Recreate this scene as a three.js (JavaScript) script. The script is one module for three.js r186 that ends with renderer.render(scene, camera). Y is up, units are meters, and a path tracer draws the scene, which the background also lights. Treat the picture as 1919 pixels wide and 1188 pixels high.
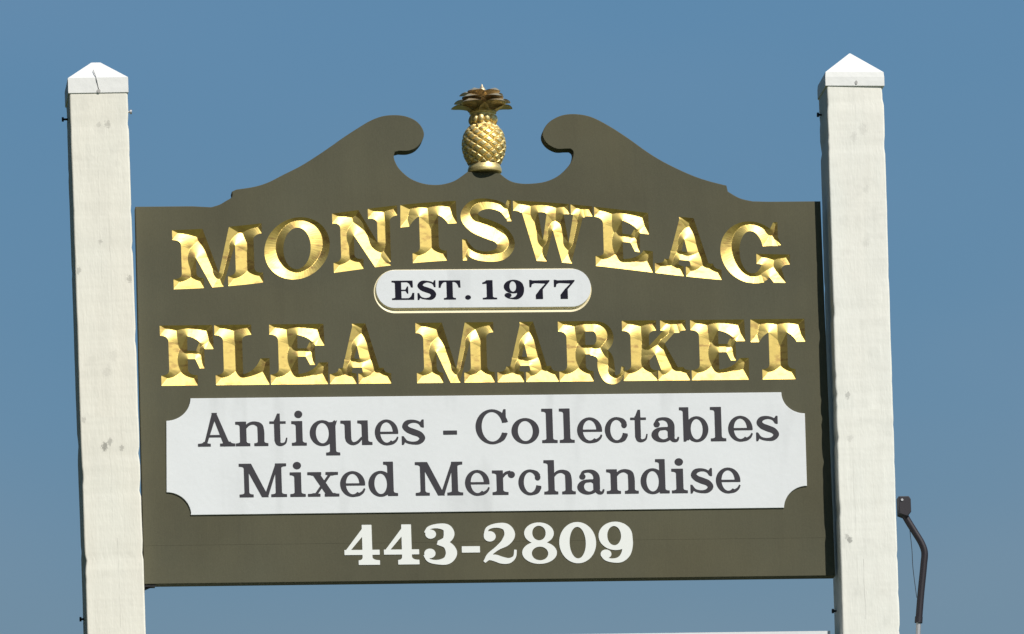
import * as THREE from 'three';
import { mergeGeometries } from 'three/addons/utils/BufferGeometryUtils.js';

// ───────────── camera, sky, sun, exposure ─────────────
const R = THREE.MathUtils.degToRad;
const scene = new THREE.Scene();
const YAW = R(6.0), PITCH = R(11.7), ROLL = R(1.8), DIST = 28, PXM = 0.00165;   // PXM: metres on the sign per photo pixel
const SIGN_Y = 1.6 + DIST * Math.sin(PITCH);
const camera = new THREE.PerspectiveCamera(2 * Math.atan((PXM * 594) / DIST) * 180 / Math.PI, 1024 / 634, 0.1, 6000);
const toSign = new THREE.Vector3(Math.sin(YAW) * Math.cos(PITCH), Math.sin(PITCH), -Math.cos(YAW) * Math.cos(PITCH));
camera.position.set(0, SIGN_Y, 0).addScaledVector(toSign, -DIST);
{
  const f = toSign.clone(), r = new THREE.Vector3().crossVectors(f, new THREE.Vector3(0, 1, 0)).normalize(), u = new THREE.Vector3().crossVectors(r, f);
  camera.up.copy(u).multiplyScalar(Math.cos(ROLL)).addScaledVector(r, Math.sin(ROLL));
  const rr = new THREE.Vector3().crossVectors(f, camera.up).normalize();
  camera.lookAt(new THREE.Vector3(0, SIGN_Y, 0).addScaledVector(rr, 49.5 * PXM).addScaledVector(camera.up, 141 * PXM));
}
camera.updateMatrixWorld(true); camera.updateProjectionMatrix();

const EXPOSURE = 1.0;
const SUN_AZ = R(32), SUN_EL = R(42);
const sunDir = new THREE.Vector3(Math.sin(SUN_AZ) * Math.cos(SUN_EL), Math.sin(SUN_EL), Math.cos(SUN_AZ) * Math.cos(SUN_EL));
const sun = new THREE.DirectionalLight(new THREE.Color(1.0, 0.95, 0.86), 4.15);
sun.position.set(0, SIGN_Y, 0).addScaledVector(sunDir, 60);
sun.target.position.set(0, SIGN_Y, 0);
sun.castShadow = true; sun.shadow.radius = 1; sun.shadow.mapSize.set(4096, 4096);
Object.assign(sun.shadow.camera, { left: -14, right: 14, top: 14, bottom: -14, near: 1, far: 140 });
scene.add(sun, sun.target);

// seeded noise
function rng(seed) { let s = seed | 0; return () => { s = (s + 0x6d2b79f5) | 0; let t = Math.imul(s ^ (s >>> 15), 1 | s); t = (t + Math.imul(t ^ (t >>> 7), 61 | t)) ^ t; return ((t ^ (t >>> 14)) >>> 0) / 4294967296; }; }
function hash(x, y, z) { let h = Math.imul(x | 0, 374761393) + Math.imul(y | 0, 668265263) + Math.imul(z | 0, 2147483647 - 1911); h = Math.imul(h ^ (h >>> 13), 1274126177); return ((h ^ (h >>> 16)) >>> 0) / 4294967296; }
function vnoise(x, y, z = 0, px = 0, py = 0) {        // value noise, tiling when px/py are given
  const xi = Math.floor(x), yi = Math.floor(y), fx = x - xi, fy = y - yi, sx = fx * fx * (3 - 2 * fx), sy = fy * fy * (3 - 2 * fy);
  const w = (i, n) => (n ? ((i % n) + n) % n : i);
  const a = hash(w(xi, px), w(yi, py), z), b = hash(w(xi + 1, px), w(yi, py), z), c = hash(w(xi, px), w(yi + 1, py), z), d = hash(w(xi + 1, px), w(yi + 1, py), z);
  return a + (b - a) * sx + (c - a) * sy + (a - b - c + d) * sx * sy;
}
function fbm(x, y, z = 0, oct = 4, px = 0, py = 0) { let s = 0, a = 0.5; for (let i = 0; i < oct; i++) { s += a * vnoise(x, y, z + i * 17, px, py); x *= 2; y *= 2; px *= 2; py *= 2; a *= 0.5; } return s / (1 - Math.pow(0.5, oct)); }

{ // clear summer sky, paler towards the horizon, brighter round the sun
  const W = 2048, H = 1024, data = new Float32Array(W * H * 4);
  const stops = [[-90, 0.16, 0.2, 0.22], [-2, 0.34, 0.39, 0.42], [0, 0.36, 0.41, 0.44], [7, 0.23, 0.315, 0.375], [10.2, 0.172, 0.272, 0.365], [11.6, 0.137, 0.26, 0.392], [14, 0.113, 0.248, 0.41], [35, 0.075, 0.175, 0.33], [90, 0.045, 0.11, 0.24]];
  for (let j = 0; j < H; j++) {
    const el = ((j + 0.5) / H - 0.5) * 180, y = Math.sin(R(el)), c = Math.cos(R(el));
    let k = 0; while (k < stops.length - 2 && el > stops[k + 1][0]) k++;
    const a = stops[k], b = stops[k + 1]; let t = THREE.MathUtils.clamp((el - a[0]) / (b[0] - a[0]), 0, 1);
    for (let i = 0; i < W; i++) {
      const az = ((i + 0.5) / W - 0.5) * 2 * Math.PI, x = Math.cos(az) * c, z = Math.sin(az) * c;
      const ang = Math.acos(THREE.MathUtils.clamp(x * sunDir.x + y * sunDir.y + z * sunDir.z, -1, 1)) * 180 / Math.PI;
      const glow = el > -2 ? 0.5 * Math.exp(-ang / 8) + 0.05 * Math.exp(-ang / 40) : 0;
      const veil = el > -3 && el < 45 ? (0.05 * (fbm(az * 9 + 40, el * 0.55, 5, 3) - 0.5) + 0.028 * (fbm(az * 26 + el * 0.25, el * 0.9, 15, 4) - 0.5)) * Math.exp(-Math.abs(el - 9) / 9) : 0;
      for (let q = 0; q < 3; q++) data[(j * W + i) * 4 + q] = (a[1 + q] + (b[1 + q] - a[1 + q]) * t + glow * [1, 0.95, 0.86][q] + veil * [1.2, 0.7, 0.3][q]) / EXPOSURE;
      data[(j * W + i) * 4 + 3] = 1;
    }
  }
  const tex = new THREE.DataTexture(data, W, H, THREE.RGBAFormat, THREE.FloatType);
  tex.mapping = THREE.EquirectangularReflectionMapping; tex.magFilter = tex.minFilter = THREE.LinearFilter; tex.wrapS = THREE.RepeatWrapping; tex.needsUpdate = true;
  scene.background = tex; scene.environment = tex;
}
const renderer = new THREE.WebGLRenderer({ antialias: true });
renderer.setSize(1024, 634);
renderer.toneMapping = THREE.LinearToneMapping; renderer.toneMappingExposure = EXPOSURE;
renderer.shadowMap.enabled = true; renderer.shadowMap.type = THREE.PCFSoftShadowMap;

// ───────────── helpers ─────────────
// measured photo pixel -> metres on a vertical plane of the sign
const _v = new THREE.Vector3();
function on(x, y, z = 0) {
  _v.set((x / 959.5) - 1, 1 - (y / 594), 0.5).unproject(camera).sub(camera.position);
  const t = (z - camera.position.z) / _v.z;
  return [camera.position.x + _v.x * t, camera.position.y + _v.y * t];
}
const used = {};
function numbered(n) { used[n] = (used[n] ?? -1) + 1; return used[n] ? n + '_' + String(used[n]).padStart(3, '0') : n; }
function mesh(name, geo, mat, parent) { const m = new THREE.Mesh(geo, mat); m.name = parent ? name : numbered(name); m.castShadow = m.receiveShadow = true; (parent ?? scene).add(m); return m; }
function tag(o, label, category, group) { Object.assign(o.userData, { label, category }); if (group) o.userData.group = group; return o; }
function thing(name, label, category, pos, group) { const g = new THREE.Group(); g.name = numbered(name); g.position.set(...pos); scene.add(g); return tag(g, label, category, group); }
function dataTex(w, h, fn, srgb) {
  const d = new Uint8Array(w * h * 4);
  for (let j = 0; j < h; j++) for (let i = 0; i < w; i++) { const c = fn(i / w, j / h, i, j), o = (j * w + i) * 4; for (let k = 0; k < 3; k++) d[o + k] = THREE.MathUtils.clamp(Math.round(c[k] * 255), 0, 255); d[o + 3] = 255; }
  const t = new THREE.DataTexture(d, w, h); t.wrapS = t.wrapT = THREE.RepeatWrapping; t.magFilter = THREE.LinearFilter; t.minFilter = THREE.LinearMipmapLinearFilter; t.generateMipmaps = true; if (srgb) t.colorSpace = THREE.SRGBColorSpace; t.needsUpdate = true; return t;
}
const enc = (l) => (l <= 0.0031308 ? 12.92 * l : 1.055 * Math.pow(l, 1 / 2.4) - 0.055);
const lin = (r, g, b) => new THREE.Color().setRGB(r, g, b);
function uvPlanar(g, scale = 1, off = 0) { const p = g.attributes.position, uv = new Float32Array(p.count * 2); for (let i = 0; i < p.count; i++) { uv[2 * i] = p.getX(i) * scale + off; uv[2 * i + 1] = p.getY(i) * scale + off; } g.setAttribute('uv', new THREE.BufferAttribute(uv, 2)); return g; }
function flat(pos) { const g = new THREE.BufferGeometry(); g.setAttribute('position', new THREE.Float32BufferAttribute(pos, 3)); g.computeVertexNormals(); return uvPlanar(g); }

// ───────────── materials ─────────────
const noiseTex = dataTex(512, 512, (u, v) => { const n = fbm(u * 24, v * 24, 3, 5, 24, 24); return [n, n, n]; });
const fineTex = dataTex(512, 512, (u, v) => { const n = 0.6 * fbm(u * 60, v * 30, 13, 4, 60, 30) + 0.4 * fbm(u * 110, v * 14, 23, 2, 110, 14); return [n, n, n]; }); fineTex.repeat.set(2.6, 2.6);
const leafBump = dataTex(512, 512, (u, v) => { const n = 0.7 * fbm(u * 40, v * 40, 9, 3, 40, 40) + 0.3 * fbm(u * 12, v * 30, 29, 2, 12, 30); return [n, n, n]; });
for (const t of [noiseTex, leafBump]) t.repeat.set(2.5, 2.5);
const goldTint = dataTex(512, 512, (u, v) => {
  const n = fbm(u * 30, v * 30, 61, 4, 30, 30), w = Math.max(0, (fbm(u * 16, v * 34, 77, 4, 16, 34) - 0.56) * 4);
  const k = 0.92 + 0.2 * (n - 0.5) - 0.3 * Math.min(1, w);
  return [enc(0.88 * k), enc(0.65 * k * (1 - 0.12 * Math.min(1, w))), enc(0.2 * k)];
}, true); goldTint.repeat.set(2.5, 2.5);
const gold = new THREE.MeshStandardMaterial({ map: goldTint, metalness: 0.93, roughness: 0.43, bumpMap: leafBump, bumpScale: 0.00014 });
const finialGold = new THREE.MeshStandardMaterial({ color: lin(1, 0.79, 0.36), metalness: 0.78, roughness: 0.46, bumpMap: leafBump, bumpScale: 0.0003 });
const agedGold = new THREE.MeshStandardMaterial({ color: lin(0.78, 0.65, 0.43), metalness: 0.75, roughness: 0.4, bumpMap: leafBump, bumpScale: 0.0006 });
const creamGilt = new THREE.MeshStandardMaterial({ color: lin(0.92, 0.82, 0.56), metalness: 0.1, roughness: 0.45, bumpMap: leafBump, bumpScale: 0.0003 });
const boardTex = dataTex(1024, 1024, (u, v) => {
  const n = fbm(u * 10, v * 10, 1, 5, 10, 10), s = fbm(u * 60, v * 6, 11, 3, 60, 6), f = hash(Math.floor(u * 1024), Math.floor(v * 1024), 4);
  const k = 1 + 0.3 * (n - 0.5) + 0.09 * (s - 0.5) + 0.14 * (f - 0.5) - 0.2 * Math.max(0, fbm(u * 90, v * 5, 71, 3, 90, 5) - 0.66), g = 0.05 * (fbm(u * 7, v * 7, 31, 3, 7, 7) - 0.5);
  return [enc((0.096 - 0.1 * g) * k), enc((0.0905 + 0.06 * g) * k), enc((0.054 + 0.2 * g) * k)];
}, true); boardTex.repeat.set(0.5, 0.5);
const boardMat = new THREE.MeshStandardMaterial({ map: boardTex, roughness: 0.85, bumpMap: fineTex, bumpScale: 0.0003 });
const panelTex = dataTex(1024, 512, (u, v) => {
  const n = fbm(u * 16, v * 8, 21, 5, 16, 8), s = Math.max(0, fbm(u * 40, v * 3, 41, 3, 40, 3) - 0.62), k = 0.82 + 0.06 * (n - 0.5) - 0.3 * s + 0.03 * (hash(Math.floor(u * 1024), Math.floor(v * 512), 8) - 0.5);
  return [enc(k * 0.97), enc(k), enc(k * 1.03)];
}, true); panelTex.repeat.set(0.5, 1);
const panelMat = new THREE.MeshStandardMaterial({ map: panelTex, roughness: 0.6, bumpMap: noiseTex, bumpScale: 0.0003 });
const inkGrey = new THREE.MeshPhysicalMaterial({ color: lin(0.06, 0.057, 0.066), roughness: 0.8, specularIntensity: 0.4 });
const inkBlack = new THREE.MeshPhysicalMaterial({ color: lin(0.013, 0.012, 0.024), roughness: 0.8, specularIntensity: 0.3 });
const whiteLetter = new THREE.MeshStandardMaterial({ color: lin(0.88, 0.9, 0.88), roughness: 0.55 });
const ironMat = new THREE.MeshStandardMaterial({ color: lin(0.02, 0.019, 0.022), roughness: 0.55, bumpMap: noiseTex, bumpScale: 0.0005 });
const bronzeMat = new THREE.MeshStandardMaterial({ color: lin(0.017, 0.013, 0.02), roughness: 0.55 });
const galvMat = new THREE.MeshStandardMaterial({ color: lin(0.5, 0.5, 0.52), roughness: 0.45, metalness: 0.6 });

// ───────────── slab-serif lettering, drawn as outlines ─────────────
// glyph space: baseline 0, capitals 100 high, y up. S stem, T hairline, F serif thickness, B bracket height, X x-height
const CAP = 240, MARG = 60, CW = 560, CH = 460, BASE = 130;
const cv = document.createElement('canvas'); cv.width = CW; cv.height = CH; const cx = cv.getContext('2d');
const K = CAP / 100;
const D = {
  poly(p) { cx.beginPath(); p.forEach(([x, y], i) => (i ? cx.lineTo(x, y) : cx.moveTo(x, y))); cx.closePath(); cx.fill(); },
  rect(a, b, c, d) { D.poly([[a, b], [c, b], [c, d], [a, d]]); },
  ell(x, y, rx, ry) { cx.beginPath(); cx.ellipse(x, y, rx, ry, 0, 0, 7); cx.fill(); },
  cut(fn) { cx.globalCompositeOperation = 'destination-out'; fn(); cx.globalCompositeOperation = 'source-over'; },
  ring(x, y, rx, ry, s, t) { D.ell(x, y, rx, ry); D.cut(() => D.ell(x, y, rx - s, ry - t)); },
  brush(p) {           // a pen line of changing width through [x, y, width]
    const c = new THREE.CatmullRomCurve3(p.map((q) => new THREE.Vector3(q[0], q[1], q[2])), false, 'centripetal'), n = p.length * 10, a = [], b = [];
    for (let i = 0; i <= n; i++) { const q = c.getPoint(i / n), t = c.getTangent(i / n), l = Math.hypot(t.x, t.y) || 1, w = q.z / 2; a.push([q.x - t.y / l * w, q.y + t.x / l * w]); b.unshift([q.x + t.y / l * w, q.y - t.x / l * w]); }
    D.poly([...a, ...b]);
  },
  // slab at height y (up: +1 grows up from y), xl..xr, joined to a stem a..b by brackets
  slab(xl, xr, y, up, a, b, P) {
    const f = y + up * P.F, g = y + up * (P.F + P.B);
    cx.beginPath(); cx.moveTo(xl, y); cx.lineTo(xr, y); cx.lineTo(xr, f);
    if (xr > b) cx.quadraticCurveTo(b + 0.05 * (xr - b), f, b, g); else cx.lineTo(b, g);
    cx.lineTo(a, g);
    if (xl < a) cx.quadraticCurveTo(a - 0.05 * (a - xl), f, xl, f); else cx.lineTo(xl, f);
    cx.closePath(); cx.fill();
  },
  stem(a, b, y0, y1, bot, top, P) { D.rect(a, y0, b, y1); if (bot) D.slab(a - bot[0], b + bot[1], y0, 1, a, b, P); if (top) D.slab(a - top[0], b + top[1], y1, -1, a, b, P); },
  // horizontal arm from x0 to x1 at height y (up −1: hangs below y), ending in a spur that reaches len
  arm(x0, x1, y, up, len, P, w = P.T) {
    const f = y + up * P.F;
    cx.beginPath(); cx.moveTo(x0, y); cx.lineTo(x1, y); cx.lineTo(x1 + 1, y + up * len); cx.lineTo(x1 - w * 0.75, y + up * len);
    cx.quadraticCurveTo(x1 - w * 1.25, f + up * 3, x1 - w * 2.6, f); cx.lineTo(x0, f); cx.closePath(); cx.fill();
  },
};
const G = {
  A(P) { const { S, T, F } = P; D.poly([[17, 0], [17 + T, 0], [62, 100], [46, 100]]); D.poly([[44, 100], [44 + S * 0.8, 100], [101, 0], [101 - S * 1.08, 0]]); D.rect(28, 27, 82, 27 + F * 0.85); D.slab(0, 17 + T + 14, 0, 1, 17, 17 + T, P); D.slab(101 - S * 1.08 - 13, 115, 0, 1, 101 - S * 1.08, 101, P); },
  C(P) { const { S, T, F } = P; D.ring(50, 50, 50, 52, S, F * 0.95); D.cut(() => D.poly([[60, 36], [120, 26], [120, 67], [60, 58]])); D.poly([[84, 62], [92, 62], [92, 102], [85, 102], [80, 88], [78, 74]]); D.brush([[70, 6, F], [83, 15, F * 1.05], [93, 31, F * 0.8]]); },
  E(P) { const { S } = P, b = 14 + S; D.stem(14, b, 0, 100, [14, 0], [14, 0], P); D.arm(b - 2, 90, 100, -1, 36, P); D.arm(b - 2, 95, 0, 1, 36, P); D.rect(b - 2, 46, 66, 46 + P.F * 0.8); D.poly([[58, 54], [66, 70], [66 + P.T * 0.45, 70], [66 + P.T * 0.45, 32], [66, 32], [58, 48]]); },
  F(P) { const { S } = P, b = 14 + S; D.stem(14, b, 0, 100, [14, 16], [14, 0], P); D.arm(b - 2, 90, 100, -1, 40, P); D.rect(b - 2, 44, 66, 44 + P.F * 0.8); D.poly([[58, 52], [66, 70], [66 + P.T * 0.45, 70], [66 + P.T * 0.45, 28], [66, 28], [58, 46]]); },
  G(P) { const { S, T, F } = P; D.ring(52, 50, 52, 52, S, F * 0.95); D.cut(() => D.poly([[62, 40], [130, 40], [130, 66], [62, 60]])); D.cut(() => D.rect(78, -5, 130, 42)); D.poly([[88, 62], [97, 62], [97, 102], [90, 102], [84, 90], [80, 76]]); D.rect(74, 12, 74 + S * 0.85, 46); D.slab(60, 116, 48, -1, 74, 74 + S * 0.85, P); D.poly([[60, -1], [72, 0], [74, 30], [74 + S * 0.85, 24], [108, 0], [88, 0], [80, 10]]); D.brush([[52, 6, F], [66, 8, F], [78, 18, F]]); },
  K(P) { const { S, T } = P, b = 14 + S; D.poly([[b - 4, 30], [b - 4, 30 + T * 1.25], [80, 92], [80 + T * 1.2, 92]]); D.poly([[54, 50], [54 + S * 0.5, 66], [104, 4], [104 - S * 1.05, 4]]); D.stem(14, b, 0, 100, [14, 13], [14, 13], P); D.slab(66, 110, 100, -1, 80, 80 + T, { ...P, B: 4 }); D.slab(60, 115, 0, 1, 104 - S, 104, { ...P, B: 5 }); },
  L(P) { const b = 14 + P.S; D.stem(14, b, 0, 100, [14, 0], [14, 16], P); D.arm(b - 2, 90, 0, 1, 44, P); },
  M(P) { const { S, T } = P; D.poly([[14, 100], [14 + S * 1.12, 100], [82, 0], [63, 0]]); D.poly([[69, 0], [80, 0], [112, 100], [112 - T, 100]]); D.stem(14, 14 + S * 0.74, 0, 100, [14, 12], [14, 0], P); D.stem(102, 102 + S * 0.95, 0, 100, [13, 14], [0, 14], P); },
  N(P) { const { S, T } = P; D.poly([[12, 100], [12 + S * 1.1, 100], [103, 0], [103 - S * 0.9, 0]]); D.stem(14, 14 + T * 1.25, 0, 100, [14, 16], [14, 0], P); D.stem(103 - T * 1.2, 103, 6, 100, null, [16, 14], P); },
  O(P) { D.ring(55, 50, 55, 52, P.S, P.F); },
  R(P) {
    const { S, F } = P, b = 14 + S;
    cx.beginPath(); cx.moveTo(20, 100); cx.lineTo(62, 100); cx.bezierCurveTo(106, 100, 106, 45, 62, 45); cx.lineTo(20, 45); cx.fill();
    D.cut(() => { cx.beginPath(); const i = 95 - S; cx.moveTo(b, 100 - F); cx.lineTo(i - 4, 100 - F); cx.bezierCurveTo(i + 5, 100 - F, i + 5, 45 + F * 0.9, i - 4, 45 + F * 0.9); cx.lineTo(b, 45 + F * 0.9); cx.fill(); });
    D.brush([[56, 52, F], [70, 48, S * 0.62], [79, 38, S * 0.85], [81, 22, S * 0.9], [86, 8, S * 0.75], [97, 3, F * 0.85], [107, 10, 8], [110, 24, 6]]);
    D.stem(14, b, 0, 100, [14, 13], [14, 0], P);
  },
  S(P) { const { S, F } = P; D.brush([[79, 72, F * 0.55], [70, 87, F * 0.9], [48, 94, F], [26, 89, S * 0.72], [17, 74, S * 0.84], [27, 60, S * 0.92], [46, 51, S], [66, 41, S * 0.94], [74, 26, S * 0.86], [65, 10, S * 0.7], [43, 5, F], [21, 11, F * 0.9], [10, 28, F * 0.5]]); D.poly([[72, 84], [78, 101], [84, 101], [84, 65], [77, 65]]); D.poly([[19, 16], [12, -1], [5, -1], [5, 35], [12, 35]]); },
  T(P) { const { S } = P; D.stem(48 - S / 2, 48 + S / 2, 0, 100, [13, 13], null, P); D.arm(48, 95, 100, -1, 38, P); cx.save(); cx.translate(96, 0); cx.scale(-1, 1); D.arm(48, 95, 100, -1, 38, P); cx.restore(); },
  W(P) { const { S, T } = P; D.poly([[10, 98], [10 + S * 0.95, 98], [56, 0], [38, 0]]); D.poly([[44, 0], [53, 0], [80, 98], [80 - T, 98]]); D.poly([[56, 98], [56 + S * 0.9, 98], [100, 0], [82, 0]]); D.poly([[88, 0], [98, 0], [126, 98], [126 - T, 98]]); D.slab(0, 18 + S * 0.95 + 4, 100, -1, 12, 12 + S * 0.9, { ...P, B: 3 }); D.slab(46, 98, 100, -1, 58, 86, { ...P, B: 3 }); D.slab(100, 138, 100, -1, 112, 124, { ...P, B: 3 }); },
  // lower case
  a(P) { const { S, T, F, X } = P; D.brush([[15, 55, 10], [20, 65, 9], [36, X - 4.5, 9], [50, X - 9, S * 0.75], [58, 52, S], [58, 18, S], [64, 5, 12], [74, 4, 8], [79, 14, 5]]); D.ell(17, 52, S * 0.5, S * 0.48); cx.save(); D.ell(32, 21, 31, 22.5); D.cut(() => D.ell(36, 22, 15, 14.5)); cx.restore(); D.poly([[48, 36], [48, 44], [36, 44], [26, 42], [26, 34]]); D.rect(48, 15, 68, 45); },
  b(P) { const { S, F, X } = P; D.ring(56, X / 2, 38, X / 2 + 2, S, F * 0.95); D.cut(() => D.rect(0, -10, 12 + S * 0.6, 110)); D.stem(12, 12 + S, 4, 102, null, [12, 0], P); D.poly([[12, 0], [20, 0], [12 + S, 12], [12, 16]]); },
  c(P) { const { S, F, X } = P; D.ring(40, X / 2, 40, X / 2 + 2, S, F * 0.95); D.cut(() => D.poly([[48, 30], [110, 20], [110, 62], [48, 46]])); D.ell(66, 51, S * 0.52, S * 0.5); D.brush([[50, X - 3, F], [64, X - 8, F], [72, 56, F]]); D.brush([[52, 3, F], [66, 9, F], [76, 22, F * 0.7]]); },
  d(P) { const { S, F, X } = P; D.ring(38, X / 2, 38, X / 2 + 2, S, F * 0.95); D.cut(() => D.rect(78 - S * 0.7, -10, 130, 110)); D.stem(78 - S, 78, 0, 102, [0, 13], [12, 0], P); },
  e(P) { const { S, F, X } = P; D.ring(40, X / 2, 40, X / 2 + 2, S, F * 0.95); D.rect(12, 32, 76, 32 + F * 0.8); D.cut(() => D.poly([[36, 32], [110, 32], [110, 10], [60, 10], [48, 16], [38, 24]].filter((q) => q[0] > 37))); D.cut(() => D.rect(60, 8, 110, 32)); D.brush([[44, 2.5, F], [60, 5.5, F * 1.05], [72, 13, F * 0.9], [78, 23, F * 0.65]]); },
  h(P) { const { S } = P; D.stem(12, 12 + S, 0, 102, [12, 10], [12, 0], P); G._arch(P); },
  i(P) { const { S, X } = P; D.stem(12, 12 + S, 0, X, [12, 11], [12, 0], P); D.ell(11 + S / 2, 93, S * 0.6, S * 0.6); },
  l(P) { const { S } = P; D.stem(12, 12 + S, 0, 102, [12, 12], [12, 0], P); },
  _arch(P) { const { S, F, X } = P, r = 80 - S / 2; D.brush([[12 + S * 0.7, X - 22, F * 0.8], [38, X - 8, F], [52, X - 4.5, F * 1.15], [r - 3, X - 12, S * 0.86], [r, X - 26, S], [r, 6, S]]); D.slab(80 - S - 10, 91, 0, 1, 80 - S, 80, P); },
  n(P) { const { S, X } = P; D.stem(12, 12 + S, 0, X, [12, 10], [12, 0], P); G._arch(P); },
  o(P) { D.ring(40, P.X / 2, 40, P.X / 2 + 2, P.S, P.F); },
  q(P) { const { S, F, X } = P; D.ring(38, X / 2, 38, X / 2 + 2, S, F * 0.95); D.cut(() => D.rect(78 - S * 0.7, -10, 130, 110)); D.stem(78 - S, 78, -30, X - 4, [12, 12], null, P); D.poly([[78 - S, X - 14], [84, X + 2], [78, X - 16]]); D.poly([[78 - S, X - 12], [78 - 4, X + 1], [78, X + 1], [78, X - 12]]); },
  r(P) { const { S, F, X } = P; D.stem(12, 12 + S, 0, X, [12, 14], [12, 0], P); D.brush([[12 + S * 0.7, X - 24, F * 0.8], [38, X - 9, F], [52, X - 4.5, F]]); D.ell(54, X - 13, S * 0.54, S * 0.54); },
  s(P) { const { S, F, X } = P, q = X / 100; D.brush([[56, 52, F * 0.6], [49, 64, F * 0.85], [35, X - 4, F], [18, 65, S * 0.72], [12.5, 54, S * 0.8], [20, 44, S * 0.9], [34, 37, S * 0.98], [50, 29, S * 0.9], [56, 18, S * 0.8], [48, 7, S * 0.66], [33, 4, F], [15, 9, F * 0.85], [7, 22, F * 0.55]]); D.poly([[50, 64], [56, X + 1], [61, X + 1], [61, 50], [56, 50]]); D.poly([[13, 10], [8, -1], [3, -1], [3, 25], [8, 25]]); },
  t(P) { const { S, F, X } = P; D.rect(14, 14, 14 + S, X + 4); D.poly([[14, X], [14 + S, X], [14 + S, 96], [14 + S * 0.55, 96]]); D.rect(0, X - F * 0.85, 50, X); D.brush([[14 + S / 2, 20, S], [16 + S / 2, 9, S * 0.85], [34, 4, F * 1.1], [47, 9, F * 0.75], [52, 24, F * 0.5]]); },
  u(P) { const { S, F, X } = P; D.stem(12, 12 + S, 20, X, null, [12, 0], P); D.brush([[12 + S / 2, 26, S], [14 + S / 2, 14, S * 0.9], [34, 4.5, F * 1.15], [48, 8, F], [62, 22, F * 0.8]]); D.stem(80 - S, 80, 0, X, [0, 12], [12, 0], P); },
  x(P) { const { S, T, X } = P; D.poly([[10, X], [10 + S * 1.2, X], [78, 0], [78 - S * 1.2, 0]]); D.poly([[14, 0], [14 + T * 1.1, 0], [74, X], [74 - T * 1.1, X]]); const Q = { ...P, B: 2 }; D.slab(0, 40, X, -1, 12, 30, Q); D.slab(52, 88, X, -1, 64, 74, Q); D.slab(0, 36, 0, 1, 14, 26, Q); D.slab(48, 90, 0, 1, 58, 78, Q); },
  // figures
  0(P) { D.ring(42, 50, 42, 51.5, P.S * 0.98, P.F * 1.05); },
  1(P) { const { S } = P; D.stem(22, 22 + S, 0, 100, [18, 18], null, P); D.poly([[22, 100], [22, 82], [4, 80], [4, 88], [14, 92]]); },
  2(P) { const { S, F } = P; D.ell(18, 68, S * 0.56, S * 0.54); D.brush([[8, 70, 8], [14, 88, F * 0.7], [36, 95, F], [56, 90, S * 0.78], [63, 72, S], [54, 54, S * 0.85], [34, 38, F * 0.9], [14, 20, F * 0.8], [5, 4, F * 0.5]]); D.brush([[4, 4, 6], [14, 14, F], [28, 14, S * 0.7], [44, 8, S * 0.72], [60, 7, S * 0.55], [72, 16, F * 0.6], [75, 34, 6]]); },
  3(P) { const { S, F } = P; D.brush([[7, 78, 8], [14, 90, F * 0.7], [34, 95, F], [54, 90, S * 0.8], [59, 75, S], [52, 60, S * 0.75], [34, 54, F * 0.7]]); D.brush([[32, 53, F * 0.75], [54, 47, S * 0.8], [63, 28, S * 1.05], [54, 10, S * 0.85], [32, 5, F], [12, 10, F * 0.75], [4, 24, 8]]); D.ell(18, 75, S * 0.5, S * 0.48); D.ell(15, 27, S * 0.52, S * 0.5); },
  4(P) { const { S, F } = P; D.poly([[52, 100], [68, 100], [68 - S * 0.5, 84], [15, 36], [0, 32]]); D.poly([[0, 25], [86, 25], [86, 25 + F * 1.1], [0, 25 + F * 1.1]]); D.stem(68 - S, 68, 0, 100, [10, 18], null, P); },
  7(P) { const { S, F } = P; D.poly([[2, 100], [9, 100], [14, 97], [78, 98], [78, 92], [52, 50], [52, 0], [52 - S, 0], [52 - S, 22], [42, 52], [62, 80], [22, 83], [12, 78], [9, 62], [2, 62]]); },
  8(P) { const { S, F } = P; D.ring(41, 74.5, 35, 27, S * 0.8, F * 0.8); D.ell(41, 26, 41, 28); D.cut(() => D.ell(42, 24, 41 - S * 0.9, 28 - F * 0.95)); D.cut(() => D.ell(41, 76, 35 - S * 0.8, 27 - F * 0.85)); },
  9(P) { const { S, F } = P; D.ell(40, 66, 39, 35.5); D.brush([[67, 66, S], [67.5, 44, S], [63, 22, S * 0.88], [51, 8, S * 0.66], [34, 4.5, F * 0.9], [16, 9, F * 0.7], [7, 20, 7]]); D.ell(17, 21, S * 0.52, S * 0.46); D.cut(() => D.ell(37, 66.5, 38 - S * 0.92, 35.5 - F)); },
  '-'(P) { D.rect(0, 28, 42, 28 + P.S * 0.66); },
  '.'(P) { D.ell(12, 11, 12, 12); },
};
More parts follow.
